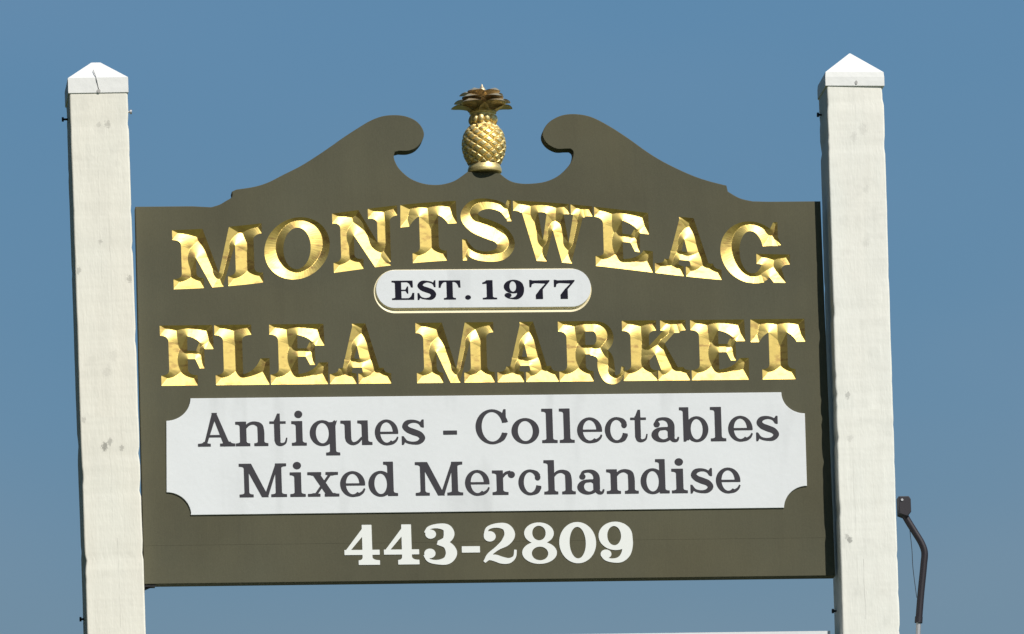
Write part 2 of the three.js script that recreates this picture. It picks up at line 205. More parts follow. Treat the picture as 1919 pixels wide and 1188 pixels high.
// outline loops of whatever is on the canvas, in glyph units; outer loops run anticlockwise
function loopsOf(draw) {
  cx.setTransform(1, 0, 0, 1, 0, 0); cx.clearRect(0, 0, CW, CH); cx.fillStyle = '#000'; cx.globalCompositeOperation = 'source-over';
  cx.setTransform(K, 0, 0, -K, MARG, CH - BASE); draw();
  const im = cx.getImageData(0, 0, CW, CH).data, A = (x, y) => im[((CH - 1 - y) * CW + x) * 4 + 3] / 255;   // y up
  const next = new Map(), pts = new Map();
  const e = (k, x, y) => { if (!pts.has(k)) pts.set(k, [x, y]); return k; };
  for (let y = 0; y < CH - 1; y++) for (let x = 0; x < CW - 1; x++) {
    const a = A(x, y), b = A(x + 1, y), c = A(x + 1, y + 1), d = A(x, y + 1), m = (a > 0.5) | ((b > 0.5) << 1) | ((c > 0.5) << 2) | ((d > 0.5) << 3);
    if (m === 0 || m === 15) continue;
    const I = (p, q) => (0.5 - p) / (q - p);
    const bo = () => e('h' + x + ',' + y, x + I(a, b), y), ri = () => e('v' + (x + 1) + ',' + y, x + 1, y + I(b, c)), to = () => e('h' + x + ',' + (y + 1), x + I(d, c), y + 1), le = () => e('v' + x + ',' + y, x, y + I(a, d));
    const go = (p, q) => next.set(p, q);
    switch (m) { case 1: go(bo(), le()); break; case 2: go(ri(), bo()); break; case 3: go(ri(), le()); break; case 4: go(to(), ri()); break; case 5: go(bo(), ri()); go(to(), le()); break; case 6: go(to(), bo()); break; case 7: go(to(), le()); break;
      case 8: go(le(), to()); break; case 9: go(bo(), to()); break; case 10: go(ri(), to()); go(le(), bo()); break; case 11: go(ri(), to()); break; case 12: go(le(), ri()); break; case 13: go(bo(), ri()); break; case 14: go(le(), bo()); break; }
  }
  const loops = [];
  while (next.size) {
    const start = next.keys().next().value, l = []; let k = start;
    while (next.has(k)) { l.push(pts.get(k)); const n = next.get(k); next.delete(k); k = n; }
    let sm = l;
    for (let r = 0; r < 4; r++) sm = sm.map((p, i) => { const a = sm[(i + sm.length - 1) % sm.length], b = sm[(i + 1) % sm.length]; return [(a[0] + 2 * p[0] + b[0]) / 4, (a[1] + 2 * p[1] + b[1]) / 4]; });
    const s = simplify(sm.map(([x, y]) => [(x + 0.5 - MARG) / K, (y + 0.5 - BASE) / K]), 0.04);
    if (s.length > 2 && Math.abs(area(s)) > 4) loops.push(s);
  }
  return loops;
}
function area(l) { let s = 0; for (let i = 0; i < l.length; i++) { const a = l[i], b = l[(i + 1) % l.length]; s += a[0] * b[1] - a[1] * b[0]; } return s / 2; }
function simplify(l, tol) {
  let far = 0, fd = -1; l.forEach((p, i) => { const d = (p[0] - l[0][0]) ** 2 + (p[1] - l[0][1]) ** 2; if (d > fd) { fd = d; far = i; } });
  const dp = (s) => { if (s.length < 3) return s; const a = s[0], b = s[s.length - 1], L = Math.hypot(b[0] - a[0], b[1] - a[1]) || 1e-9; let m = 0, mi = 0; for (let i = 1; i < s.length - 1; i++) { const d = Math.abs((b[0] - a[0]) * (a[1] - s[i][1]) - (a[0] - s[i][0]) * (b[1] - a[1])) / L; if (d > m) { m = d; mi = i; } } return m < tol ? [a, b] : [...dp(s.slice(0, mi + 1)).slice(0, -1), ...dp(s.slice(mi))]; };
  return [...dp(l.slice(0, far + 1)).slice(0, -1), ...dp([...l.slice(far), l[0]]).slice(0, -1)];
}
const cache = {};
function glyph(ch, P) {
  const key = ch + P.id; if (cache[key]) return cache[key];
  const loops = loopsOf(() => G[ch](P)); let x0 = 1e9, x1 = -1e9; loops.flat().forEach(([x]) => { x0 = Math.min(x0, x); x1 = Math.max(x1, x); });
  return (cache[key] = { loops, x0, x1 });
}
const HEAVY = { id: 'h', S: 32, T: 19, F: 17, B: 9, X: 73 };
const TEXT = { id: 't', S: 18.5, T: 8.5, F: 8.5, B: 5.5, X: 73 };
const BOLD = { id: 'b', S: 24, T: 11, F: 11.5, B: 8, X: 73 };
const EST = { id: 'e', S: 27, T: 10, F: 8.5, B: 6, X: 73 };
// loops of a letter in photo-pixel units along a text line: u right from x0 to x1, v up from the baseline
function fit(ch, P, x0, x1, cap) { const g = glyph(ch, P), k = (x1 - x0) / (g.x1 - g.x0); return g.loops.map((l) => l.map(([x, y]) => [x0 + (x - g.x0) * k, (y * cap) / 100])); }
function shapesOf(loops) {
  const outer = loops.filter((l) => area(l) > 0), holes = loops.filter((l) => area(l) <= 0);
  const inside = (p, l) => { let c = false; for (let i = 0, j = l.length - 1; i < l.length; j = i++) if (l[i][1] > p[1] !== l[j][1] > p[1] && p[0] < ((l[j][0] - l[i][0]) * (p[1] - l[i][1])) / (l[j][1] - l[i][1]) + l[i][0]) c = !c; return c; };
  return outer.map((o) => { const s = new THREE.Shape(o.map((p) => new THREE.Vector2(...p))); s.holes = holes.filter((h) => inside(h[0], o)).map((h) => new THREE.Path(h.map((p) => new THREE.Vector2(...p)))); return s; });
}
// V-carving of an outline (metres): every wall falls away from its edge; walls that look up run shallower, so the valley sits high in the stroke
function carve(loops, cell, base = 0.385, kx = 0.26, ky = 0.46) {
  const seg = []; let x0 = 1e9, x1 = -1e9, y0 = 1e9, y1 = -1e9;
  for (const l of loops) l.forEach((a, i) => { const b = l[(i + 1) % l.length], L = Math.hypot(b[0] - a[0], b[1] - a[1]); if (L < 1e-7) return; const nx = -(b[1] - a[1]) / L, ny = (b[0] - a[0]) / L; seg.push([a[0], a[1], (b[0] - a[0]) / L, (b[1] - a[1]) / L, L, base * Math.exp(-kx * nx - ky * ny)]); x0 = Math.min(x0, a[0]); x1 = Math.max(x1, a[0]); y0 = Math.min(y0, a[1]); y1 = Math.max(y1, a[1]); });
  x0 -= cell; y0 -= cell; const nx = Math.ceil((x1 - x0) / cell) + 2, ny = Math.ceil((y1 - y0) / cell) + 2, d = new Float32Array(nx * ny), h = new Float32Array(nx * ny);
  for (let j = 0; j < ny; j++) {
    const y = y0 + j * cell, cr = [];
    for (const l of loops) for (let i = 0; i < l.length; i++) { const a = l[i], b = l[(i + 1) % l.length]; if (a[1] > y !== b[1] > y) cr.push(a[0] + ((y - a[1]) / (b[1] - a[1])) * (b[0] - a[0])); }
    cr.sort((p, q) => p - q);
    for (let i = 0; i < nx; i++) {
      const x = x0 + i * cell; let dd = 1e9, hh = 1e9, inn = false; for (const c of cr) if (c < x) inn = !inn;
      for (const s of seg) { const px = x - s[0], py = y - s[1], t = Math.min(s[4], Math.max(0, px * s[2] + py * s[3])), ex = px - t * s[2], ey = py - t * s[3], q = ex * ex + ey * ey; if (q < dd) dd = q; const w = q * s[5] * s[5]; if (w < hh) hh = w; }
      d[j * nx + i] = (inn ? 1 : -1) * Math.sqrt(dd); h[j * nx + i] = Math.sqrt(hh);
    }
  }
  const pos = [];
  for (let j = 0; j < ny - 1; j++) for (let i = 0; i < nx - 1; i++) {
    const c = [[i, j], [i + 1, j], [i + 1, j + 1], [i, j + 1]].map(([a, b]) => ({ x: x0 + a * cell, y: y0 + b * cell, d: d[b * nx + a], z: -h[b * nx + a] }));
    if (c.every((q) => q.d <= 0)) continue;
    const out = [];
    for (let k = 0; k < 4; k++) { const a = c[k], b = c[(k + 1) % 4]; if (a.d > 0) out.push([a.x, a.y, a.z]); if (a.d > 0 !== b.d > 0) { const t = a.d / (a.d - b.d); out.push([a.x + (b.x - a.x) * t, a.y + (b.y - a.y) * t, 0]); } }
    if (out.length === 4 && Math.abs(c[0].z + c[2].z) > Math.abs(c[1].z + c[3].z)) out.push(out.shift());
    for (let k = 1; k < out.length - 1; k++) pos.push(...out[0], ...out[k], ...out[k + 1]);
  }
  return flat(pos);
}

// ───────────── the ground ─────────────
{
  const gt = dataTex(512, 512, (u, v) => { const n = fbm(u * 16, v * 16, 8, 5, 16, 16), f = fbm(u * 90, v * 90, 18, 2, 90, 90); const k = 0.7 + 0.5 * n + 0.5 * (f - 0.5); return [enc(0.062 * k), enc(0.082 * k), enc(0.03 * k)]; }, true); gt.repeat.set(900, 900);
  const g = mesh('ground', new THREE.CircleGeometry(3000, 96).rotateX(-Math.PI / 2), new THREE.MeshStandardMaterial({ map: gt, roughness: 1 }));
  tag(g, 'mown grass ground around the foot of the sign posts', 'ground'); g.userData.kind = 'structure';
}

// ───────────── tall trees along the shaded side, left of the sign ─────────────
{
  const rnd = rng(77), bark = new THREE.MeshStandardMaterial({ color: lin(0.09, 0.07, 0.055), roughness: 1, bumpMap: noiseTex, bumpScale: 0.01 });
  const greens = [[0.035, 0.055, 0.02], [0.03, 0.048, 0.018], [0.042, 0.06, 0.024]].map((c) => new THREE.MeshStandardMaterial({ color: lin(...c), roughness: 0.9, side: THREE.DoubleSide }));
  const makeTree = (k) => {
    const t = thing('tall_tree', 'tall dark leafy tree in the row standing left of the sign', 'tree', [0, 0, 0], 'tall leafy trees left of the sign');
    const H = 17 + k * 2, limbs = [], clumps = [];
    const limb = (p, r0, r1) => { const c = new THREE.CatmullRomCurve3(p), g = new THREE.TubeGeometry(c, 10, 1, 8), a = g.attributes.position; for (let i = 0; i <= 10; i++) { const q = c.getPoint(i / 10), r = r0 + (r1 - r0) * i / 10; for (let j = 0; j <= 8; j++) { const n = i * 9 + j; a.setXYZ(n, q.x + (a.getX(n) - q.x) * r, q.y + (a.getY(n) - q.y) * r, q.z + (a.getZ(n) - q.z) * r); } } g.computeVertexNormals(); limbs.push(g); };
    const v = (x, y, z) => new THREE.Vector3(x, y, z);
    limb([v(0, -0.2, 0), v(0.1, H * 0.3, 0.1), v(-0.1, H * 0.6, 0), v(0.1, H * 0.92, 0.1)], 0.36, 0.05);
    for (let i = 0; i < 26; i++) { const y = H * (0.16 + 0.76 * i / 26), a = i * 2.4 + rnd(), L = (1 - Math.abs(i / 26 - 0.4) * 1.1) * 4.4 * (0.75 + 0.5 * rnd()); const e = v(Math.cos(a) * L, y + L * 0.5, Math.sin(a) * L); limb([v(0, y, 0), v(Math.cos(a) * L * 0.5, y + L * 0.32, Math.sin(a) * L * 0.5), e], 0.12, 0.025); clumps.push([e, 1.5], [v(e.x * 0.6, e.y - L * 0.12, e.z * 0.6), 1.3]); }
    clumps.push([v(0, H, 0), 1.2]);
    const pos = []; for (const [c, r] of clumps) for (let i = 0; i < 190; i++) { const d = v(rnd() - 0.5, (rnd() - 0.5) * 0.8, rnd() - 0.5).normalize().multiplyScalar(r * Math.pow(rnd(), 0.45)).add(c), s = 0.1 + 0.13 * rnd(), n = v(rnd() - 0.5, rnd() * 0.8 + 0.1, rnd() - 0.5).normalize(), t1 = v(n.y, -n.x, 0.2).cross(n).normalize().multiplyScalar(s * 1.6), t2 = v().crossVectors(n, t1).normalize().multiplyScalar(s * 0.7); const A = d.clone().sub(t1), B = d.clone().add(t2), C = d.clone().add(t1), E = d.clone().sub(t2); for (const q of [A, B, C, A, C, E]) pos.push(q.x, q.y, q.z); }
    mesh('trunk', mergeGeometries(limbs), bark, t); mesh('crown', flat(pos), greens[k % 3], t); return t;
  };
  const protos = [0, 1, 2].map(makeTree);
  const spots = []; for (let i = 0; i < 13; i++) spots.push([-11 - 2.2 * rnd(), -16 + i * 3.6 + rnd()]); for (let i = 0; i < 9; i++) spots.push([-17 - 3 * rnd(), -18 + i * 5.2 + rnd()]);
  spots.forEach(([x, z], i) => { let o = protos[i % 3]; if (i >= 3) { o = o.clone(); o.name = numbered('tall_tree'); scene.add(o); } o.position.set(x, 0, z); o.rotation.y = i * 1.7; o.scale.setScalar(0.92 + 0.2 * rnd()); });
}

// ───────────── the two posts ─────────────
const POST_Z = 0.066;                                 // post faces stand proud of the board
function sweep(w, dp, y0, y1, seed, rings, chip) {     // a timber with softly broken, uneven arrises
  const prof = [], n = 5, r = 0.006;
  for (const [sx, sz, a0] of [[1, 1, 0], [-1, 1, 90], [-1, -1, 180], [1, -1, 270]]) for (let i = 0; i < n; i++) { const a = R(a0 + (i / (n - 1)) * 90); prof.push([sx * (w / 2 - r), sz * (dp / 2 - r), Math.cos(a) * r, Math.sin(a) * r, sx, sz]); }
  const pos = [], uv = [], idx = [], N = prof.length;
  let per = [0]; for (let i = 0; i < N; i++) { const a = prof[i], b = prof[(i + 1) % N]; per.push(per[i] + Math.hypot(a[0] + a[2] - b[0] - b[2], a[1] + a[3] - b[1] - b[3])); }
  for (let j = 0; j <= rings; j++) {
    const y = y0 + ((y1 - y0) * j) / rings;
    for (let i = 0; i <= N; i++) {
      const p = prof[i % N], c = Math.floor((i % N) / n), wob = 0.0022 * (fbm(y * 9, c * 7.3, seed, 3) - 0.5);
      const bite = chip * Math.max(0, fbm(y * 26, c * 3.1, seed + 5, 3) - 0.66) * 0.022;
      pos.push(p[0] + p[2] - p[4] * (bite + wob), y, p[1] + p[3] - p[5] * (bite * 0.5 + wob * 0.12)); uv.push(per[i], y);
    }
  }
  for (let j = 0; j < rings; j++) for (let i = 0; i < N; i++) { const a = j * (N + 1) + i, b = a + 1, c = a + N + 1, d = c + 1; idx.push(a, c, b, b, c, d); }
  const top = rings * (N + 1), tc = pos.length / 3; pos.push(0, y1, 0); uv.push(0, y1); for (let i = 0; i <= N; i++) { pos.push(pos[(top + i) * 3], y1, pos[(top + i) * 3 + 2]); uv.push(per[i], y1); } for (let i = 0; i < N; i++) idx.push(tc, tc + 2 + i, tc + 1 + i);
  const g = new THREE.BufferGeometry(); g.setAttribute('position', new THREE.Float32BufferAttribute(pos, 3)); g.setAttribute('uv', new THREE.Float32BufferAttribute(uv, 2)); g.setIndex(idx); g.computeVertexNormals(); return g;
}
// marks: [across 0..1, metres below the cap, size mm, strength]
function postMaterial(seed, tint, marks, cracks, uFront, width, yTop) {
  const LEN = 2.4, PER = 0.72, W = 640, H = 2048;
  const map = dataTex(W, H, (u, v) => {
    const x = u * PER, y = v * LEN;                                       // y repeats every LEN metres of height
    const n = fbm(x * 30, y * 9, seed, 5), h = fbm(x * 8, y * 110, seed + 3, 3), g = fbm(x * 190, y * 5, seed + 6, 3), p = fbm(x * 22, y * 22, seed + 11, 4);
    let k = 1 + 0.1 * (n - 0.5) + 0.07 * (h - 0.5) + 0.08 * (g - 0.5) - 0.3 * Math.max(0, p - 0.63), pink = 0.1 * (fbm(x * 9, y * 3, seed + 20, 3) - 0.5);
    let dirt = 0;
    const ty = ((yTop - y) % LEN + LEN) % LEN, tx = 1 - (x - uFront) / width;   // metres below the cap, share across the front
    if (tx > 0 && tx < 1) {
      for (const [mx, my, s, q] of marks) { const dx = (tx - mx) * width * 1000 / s, dy = (ty - my) * 1000 / s / 1.3, rr = Math.hypot(dx, dy) + 1.3 * (fbm(x * 260, y * 260, seed + 31, 3) - 0.5); if (rr < 1) dirt = Math.max(dirt, q * Math.min(1, (1 - rr) * 2.2)); }
      for (const [mx, a, b, q] of cracks) if (ty > a && ty < b) { const dx = Math.abs((tx - mx) * width - 0.004 * (fbm(ty * 14, mx * 50, seed + 41, 3) - 0.5)) * 1000; if (dx < 1.6) dirt = Math.max(dirt, q * (1 - dx / 1.6) * (0.35 + vnoise(ty * 60, mx * 9, seed) )); }
    }
    k *= 1 - 0.62 * dirt;
    return [enc(tint[0] * k * (1 + pink * 0.4)), enc(tint[1] * k), enc(tint[2] * k * (1 - pink * 0.3))];
  }, true);
  map.repeat.set(1 / PER, 1 / LEN);
  return new THREE.MeshStandardMaterial({ map, roughness: 0.62, bumpMap: fineTex, bumpScale: 0.0006 });
}
function capGeometry(w, band, rise, flatTop, lip) {     // low pyramid over a square band
  const pos = [], h = w / 2, q = (a, b, c, d) => pos.push(...a, ...b, ...c, ...a, ...c, ...d);
  const ringAt = (r, y) => [[-r, y, r], [r, y, r], [r, y, -r], [-r, y, -r]];
  const rs = [ringAt(h - 0.002, 0), ringAt(h, 0.002), ringAt(h, band - lip), ringAt(h - 0.0015, band), ringAt(flatTop, band + rise)];
  for (let k = 0; k < rs.length - 1; k++) for (let i = 0; i < 4; i++) q(rs[k][i], rs[k][(i + 1) % 4], rs[k + 1][(i + 1) % 4], rs[k + 1][i]);
  q(...rs[4]); q(...[...rs[0]].reverse());
  return flat(pos);
}
const capTex = dataTex(256, 256, (u, v) => { const n = fbm(u * 12, v * 12, 90, 5, 12, 12), k = 0.86 + 0.05 * (n - 0.5); return [enc(k), enc(k), enc(k * 0.985)]; }, true); capTex.repeat.set(4, 4);
const capMat = new THREE.MeshStandardMaterial({ map: capTex, roughness: 0.5, bumpMap: noiseTex, bumpScale: 0.0005 });
function boltGeo(len = 0.012) { const g = mergeGeometries([new THREE.CylinderGeometry(0.0035, 0.0035, len, 8).toNonIndexed(), new THREE.CylinderGeometry(0.0075, 0.0075, 0.006, 6).translate(0, len / 2, 0).toNonIndexed()]); return g; }
const UF = 0.0; // filled below
function buildPost(label, xl, xr, capY, eaveY, apexY, flatTop, seed, tint, marks, cracks, lip) {
  const [ax, ay] = on(xl[0], xl[1], POST_Z), [bx] = on(xr[0], xr[1], POST_Z), w = bx - ax, cxm = (ax + bx) / 2, cy = on((xl[0] + xr[0]) / 2, capY, POST_Z)[1];
  const [lx] = on(xl[2], xl[3], POST_Z), [rx] = on(xr[2], xr[3], POST_Z), low = on(xl[2], xl[3], POST_Z)[1];
  const lean = ((lx + rx) / 2 - cxm) / (cy - low);                     // metres sideways per metre down
  const t = thing('sign_post', label, 'post', [cxm + lean * cy, 0, POST_Z - w / 2], 'white sign posts');
  t.rotation.z = Math.atan(lean);
  const hgt = cy / Math.cos(t.rotation.z);
  // perimeter runs from the right face round the front: front spans about w..2w
  const shaft = sweep(w, w, 0, hgt, seed, 420, 1);
  const uF = (() => { const r = 0.006, q = r * 1.53; return q; })();
  mesh('shaft', shaft, postMaterial(seed, tint, marks, cracks, uF, w - 0.012, hgt), t);
  const eh = on(0, eaveY, POST_Z)[1], bandH = Math.abs(on((xl[0] + xr[0]) / 2, eaveY, POST_Z)[1] - cy), rise = (on((xl[0] + xr[0]) / 2, apexY, POST_Z)[1] - cy - bandH) + (w / 2) * 0.205;
  const cap = mesh('cap', capGeometry(w + 0.006, bandH, rise, flatTop, lip), capMat, t); cap.position.y = hgt;
  return { t, w, hgt, cxm, lean, yAt: (py) => (on((xl[0] + xr[0]) / 2, py, POST_Z)[1]) / Math.cos(t.rotation.z), cap, bandH, rise };
}
const left = buildPost('white painted square post on the left with a truncated cap, left of the green board', [129.8, 175.6, 163.2, 1188], [239, 175, 273.4, 1188], 175, 145, 117, 0.014, 7, [0.86, 0.835, 0.745],
  [[0.66, 0.1, 11, 0.45], [0.5, 0.1, 8, 0.3], [0.45, 0.47, 7, 0.4], [0.97, 0.59, 12, 0.5], [0.4, 1.115, 11, 0.85], [0.5, 1.10, 10, 0.6], [0.72, 1.12, 8, 0.55], [0.03, 0.56, 10, 0.5], [0.03, 1.03, 9, 0.4], [0.5, 0.88, 14, 0.18], [0.62, 0.83, 16, 0.14]],
  [[0.45, 0.2, 0.6, 0.25], [0.62, 0.25, 0.75, 0.22], [0.5, 1.1, 1.35, 0.3], [0.72, 1.05, 1.4, 0.25], [0.58, 1.4, 1.68, 0.35]], 0.001);
const right = buildPost('white painted square post on the right carrying the dark lamp arm', [1548.8, 163, 1579, 1188], [1655.6, 163, 1687, 1188], 162, 135, 98, 0.0015, 57, [0.86, 0.855, 0.795],
  [[0.45, 0.16, 14, 0.22], [0.62, 0.14, 16, 0.2], [0.66, 0.33, 12, 0.22], [0.18, 0.985, 10, 0.5], [0.15, 1.44, 9, 0.75], [0.1, 1.43, 8, 0.5], [0.2, 1.12, 10, 0.25], [0.62, 0.5, 13, 0.16]],
  [[0.26, 1.15, 1.42, 0.28], [0.28, 1.45, 1.6, 0.25], [0.4, 1.5, 1.69, 0.45], [0.5, 0.05, 0.3, 0.16]], 0.016);
{ // cap details: a split in the left cap, a knot hole in the right one
  const f = left.w / 2 + 0.003, pts = [[-0.012, left.bandH + 0.03, f - 0.028], [-0.006, left.bandH, f + 0.0005], [-0.001, left.bandH * 0.5, f + 0.001], [0.003, 0.006, f + 0.001]].map((p) => new THREE.Vector3(...p));
  const crackMat = new THREE.MeshStandardMaterial({ color: lin(0.46, 0.45, 0.44), roughness: 0.9 });
  mesh('split', new THREE.TubeGeometry(new THREE.CatmullRomCurve3(pts), 24, 0.0013, 5), crackMat, left.cap);
  mesh('knot', new THREE.CylinderGeometry(0.006, 0.006, 0.004, 10).rotateX(Math.PI / 2).translate(0.001, 0.007, f), crackMat, left.cap);
  mesh('knot', new THREE.CylinderGeometry(0.0045, 0.0045, 0.004, 10).scale(1, 1, 1.5).rotateX(Math.PI / 2).translate(0.004, 0.012, right.w / 2 + 0.0025), crackMat, right.cap);
  // heads of bolts standing out of the post sides
  const bolt = (post, side, py, z, m = ironMat, len) => { const b = mesh('bolt', boltGeo(len).rotateZ(side < 0 ? Math.PI / 2 : -Math.PI / 2), m, post.t); b.position.set(side * (post.w / 2 + 0.005), post.yAt(py), z); };
  bolt(left, -1, 207, -0.02, ironMat, 0.022); bolt(left, 1, 205, 0.05, galvMat); bolt(left, -1, 1146, -0.03);
  bolt(right, -1, 197, -0.04); bolt(right, -1, 1132, -0.03);
}

// ───────────── the carved board ─────────────
const THICK = 0.05;
const board = thing('sign_board', 'dark olive green carved board with gold lettering and scrolled top between the posts', 'sign board', [0, SIGN_Y, 0]);
const loc = (x, y) => { const p = on(x, y, 0); return [p[0], p[1] - SIGN_Y]; };
const curve = (pts, n) => new THREE.SplineCurve(pts.map((p) => new THREE.Vector2(...loc(...p)))).getPoints(n).map((v) => [v.x, v.y]);
const bL = loc(270, 1095)[0] * 0.5 + loc(254, 388)[0] * 0.5, bR = loc(1562, 1079)[0] * 0.5 + loc(1541, 377)[0] * 0.5, bTop = (loc(330, 388)[1] + loc(1480, 376)[1]) / 2, bBot = (loc(270, 1094)[1] + loc(1556, 1079)[1]) / 2;
const outline = [
  [bL, bBot], [bR, bBot], [bR, bTop],
  ...[[1441, bTop]].map(([x]) => [loc(x, 378)[0], bTop]),
  ...curve([[1410, 377], [1390, 372.5], [1376, 366], [1364, 358.5]], 10),
  ...curve([[1361.5, 347.5], [1328, 339], [1295, 327.6], [1250, 306.6], [1214.6, 285.6], [1176, 258], [1140, 235], [1108, 219], [1079, 213.6], [1053, 216], [1031, 227], [1019, 242], [1017, 256], [1026, 270], [1043, 279], [1060, 279]], 70),
  ...curve([[1069, 279], [1074, 284], [1073.5, 294], [1066, 310], [1046.6, 329], [1021, 340.5], [988.5, 344.2], [966, 342], [951, 336], [937, 325]], 44),
  ...curve([[876, 322], [866, 329.5], [850, 339.5], [827, 345.6], [804, 345.6], [783, 340.7], [765, 331.6], [749, 317], [741, 304], [738, 293], [740, 285]], 44),
  ...curve([[748, 283], [765, 283], [780, 277], [791, 264], [794.5, 249.5], [788, 234.5], [775, 223.5], [757, 217], [736, 215.4], [715, 218], [694, 226], [673.6, 238], [645, 256.5], [616, 277], [587.6, 296], [561.5, 312], [530, 327.7], [504, 341], [478, 349.5], [443, 355]], 74),
  ...curve([[434.5, 359], [434.5, 369], [424, 376], [411, 383.5], [396, 388]], 12),
  [loc(360, 388)[0], bTop], [bL, bTop],
];
const seamY = (loc(270, 1022)[1] + loc(1556, 1008)[1]) / 2;

// lettering along a line: v = 0 on the baseline given by two photo points, with an optional arch
const carved = [], cuts = [];
function carvedWord(text, xs, y0, cap, arch) {
  [...text].forEach((ch, i) => {
    const [x0, x1] = xs[i];
    const loops = fit(ch, HEAVY, x0, x1, cap).map((l) => { const o = []; l.forEach((p, k) => { o.push(p); const q = l[(k + 1) % l.length], L = Math.hypot(q[0] - p[0], q[1] - p[1]), m = Math.floor(L / 12); for (let j = 1; j <= m; j++) o.push([p[0] + (q[0] - p[0]) * j / (m + 1), p[1] + (q[1] - p[1]) * j / (m + 1)]); }); return o; })
      .map((l) => l.map(([x, v]) => { const u = x - 910; return loc(x - 0.032 * (v - cap / 2), y0 - 0.0105 * u + (arch ? arch(u) : 0) - v); }));
    carved.push(loops);
  });
}
carvedWord('MONTSWEAG', [[324, 492], [495.5, 618], [624, 746], [751, 857], [864, 964], [963, 1112], [1115, 1223], [1226, 1351], [1350, 1480]], 486, 111, (u) => 25 * (1 - Math.cos((Math.PI * (u + 9)) / 595)));
carvedWord('FLEAMARKET', [[301, 401], [403, 505], [506, 614.5], [617, 732], [780, 926], [931, 1046], [1047, 1170], [1167, 1292], [1295, 1403], [1407, 1510]], 716.5, 113);
// the groove round the small rounded plaque
function pill(x0, x1, ym, r, slope) { const l = []; for (let i = 0; i <= 32; i++) { const a = -Math.PI / 2 + (i / 32) * Math.PI; l.push([x1 - r + Math.cos(a) * r, ym - slope * (x1 - 910) - Math.sin(a) * r]); } for (let i = 0; i <= 32; i++) { const a = Math.PI / 2 + (i / 32) * Math.PI; l.push([x0 + r + Math.cos(a) * r, ym - slope * (x0 - 910) - Math.sin(a) * r]); } return l.map(([x, y]) => loc(x, y)); }
const pillOut = pill(700.5, 1108.5, 544.8, 40.8, 0.006), pillIn = pill(704.5, 1107, 541, 35.5, 0.006);
const grooveLoops = [pillOut, [...pillIn].reverse()];

{ // front with the carvings let in, chamfered edge, sides and back
  const V = (p) => new THREE.Vector2(...p);
  const inset = (l, d) => l.map((p, i) => { const a = l[(i + l.length - 1) % l.length], b = l[(i + 1) % l.length]; let nx = -(p[1] - a[1]), ny = p[0] - a[0], mx = -(b[1] - p[1]), my = b[0] - p[0]; const A = Math.hypot(nx, ny) || 1, B = Math.hypot(mx, my) || 1; nx = nx / A + mx / B; ny = ny / A + my / B; const L = Math.hypot(nx, ny) || 1; return [p[0] + (nx / L) * d, p[1] + (ny / L) * d]; });
  const hs = seamY, cut = (y) => [[bL, y], [bR, y]];
  const upper = outline.map((p, i) => (i < 2 ? [p[0], hs + 0.0002] : p)), lower = [[bL, bBot], [bR, bBot], [bR, hs - 0.0002], [bL, hs - 0.0002]];
  const piece = (name, ol, holes, islands) => {
    const inn = inset(ol, 0.0016).map((p, i) => (Math.abs(ol[i][1] - hs) < 0.002 ? [p[0], ol[i][1]] : p)), sh = new THREE.Shape(inn.map(V)); sh.holes = holes.map((h) => new THREE.Path(h.map(V)));
    const front = [new THREE.ShapeGeometry(sh), ...islands.map((l) => new THREE.ShapeGeometry(new THREE.Shape(l.map(V))))].map((g) => { const q = g.toNonIndexed(); q.deleteAttribute('uv'); return q; });
    const pos = [], n = ol.length;
    for (let i = 0; i < n; i++) { const j = (i + 1) % n, a = inn[i], b = inn[j], c = ol[i], d = ol[j]; const Q = (p, z, q, z2, r2, z3, s, z4) => pos.push(p[0], p[1], z, q[0], q[1], z2, r2[0], r2[1], z3, p[0], p[1], z, r2[0], r2[1], z3, s[0], s[1], z4); Q(a, 0, c, -0.0016, d, -0.0016, b, 0); Q(c, -0.0016, c, -THICK, d, -THICK, d, -0.0016); }
    const side = flat(pos); side.deleteAttribute('uv');
    const back = new THREE.ShapeGeometry(new THREE.Shape(ol.map(V))).toNonIndexed(); back.translate(0, 0, -THICK); back.deleteAttribute('uv');
    const bi = back.attributes.position.array; for (let k = 0; k < bi.length; k += 9) for (let q = 0; q < 3; q++) { const s = bi[k + 3 + q]; bi[k + 3 + q] = bi[k + 6 + q]; bi[k + 6 + q] = s; } back.attributes.normal.array.fill(0).forEach((_, k, arr) => { arr[k] = k % 3 === 2 ? -1 : 0; });
    return mesh(name, uvPlanar(mergeGeometries([...front, side, back])), boardMat, board);
  };
  const all = [...carved.flat(), ...grooveLoops];
  piece('scrolled_panel', upper, all.filter((l) => area(l) > 0), all.filter((l) => area(l) < 0).map((l) => [...l].reverse()));
  piece('bottom_plank', lower, [], []);
  mesh('seam_batten', new THREE.BoxGeometry(bR - bL - 0.02, 0.012, 0.01).translate((bL + bR) / 2, hs, -0.0068), boardMat, board);
}
const cell = 0.8 * PXM;
for (const l of carved) mesh('carved_letter', carve(l, cell), gold, board);
mesh('plaque_groove', carve(grooveLoops, cell * 0.9, 0.8, 0.25, 0.35), creamGilt, board);

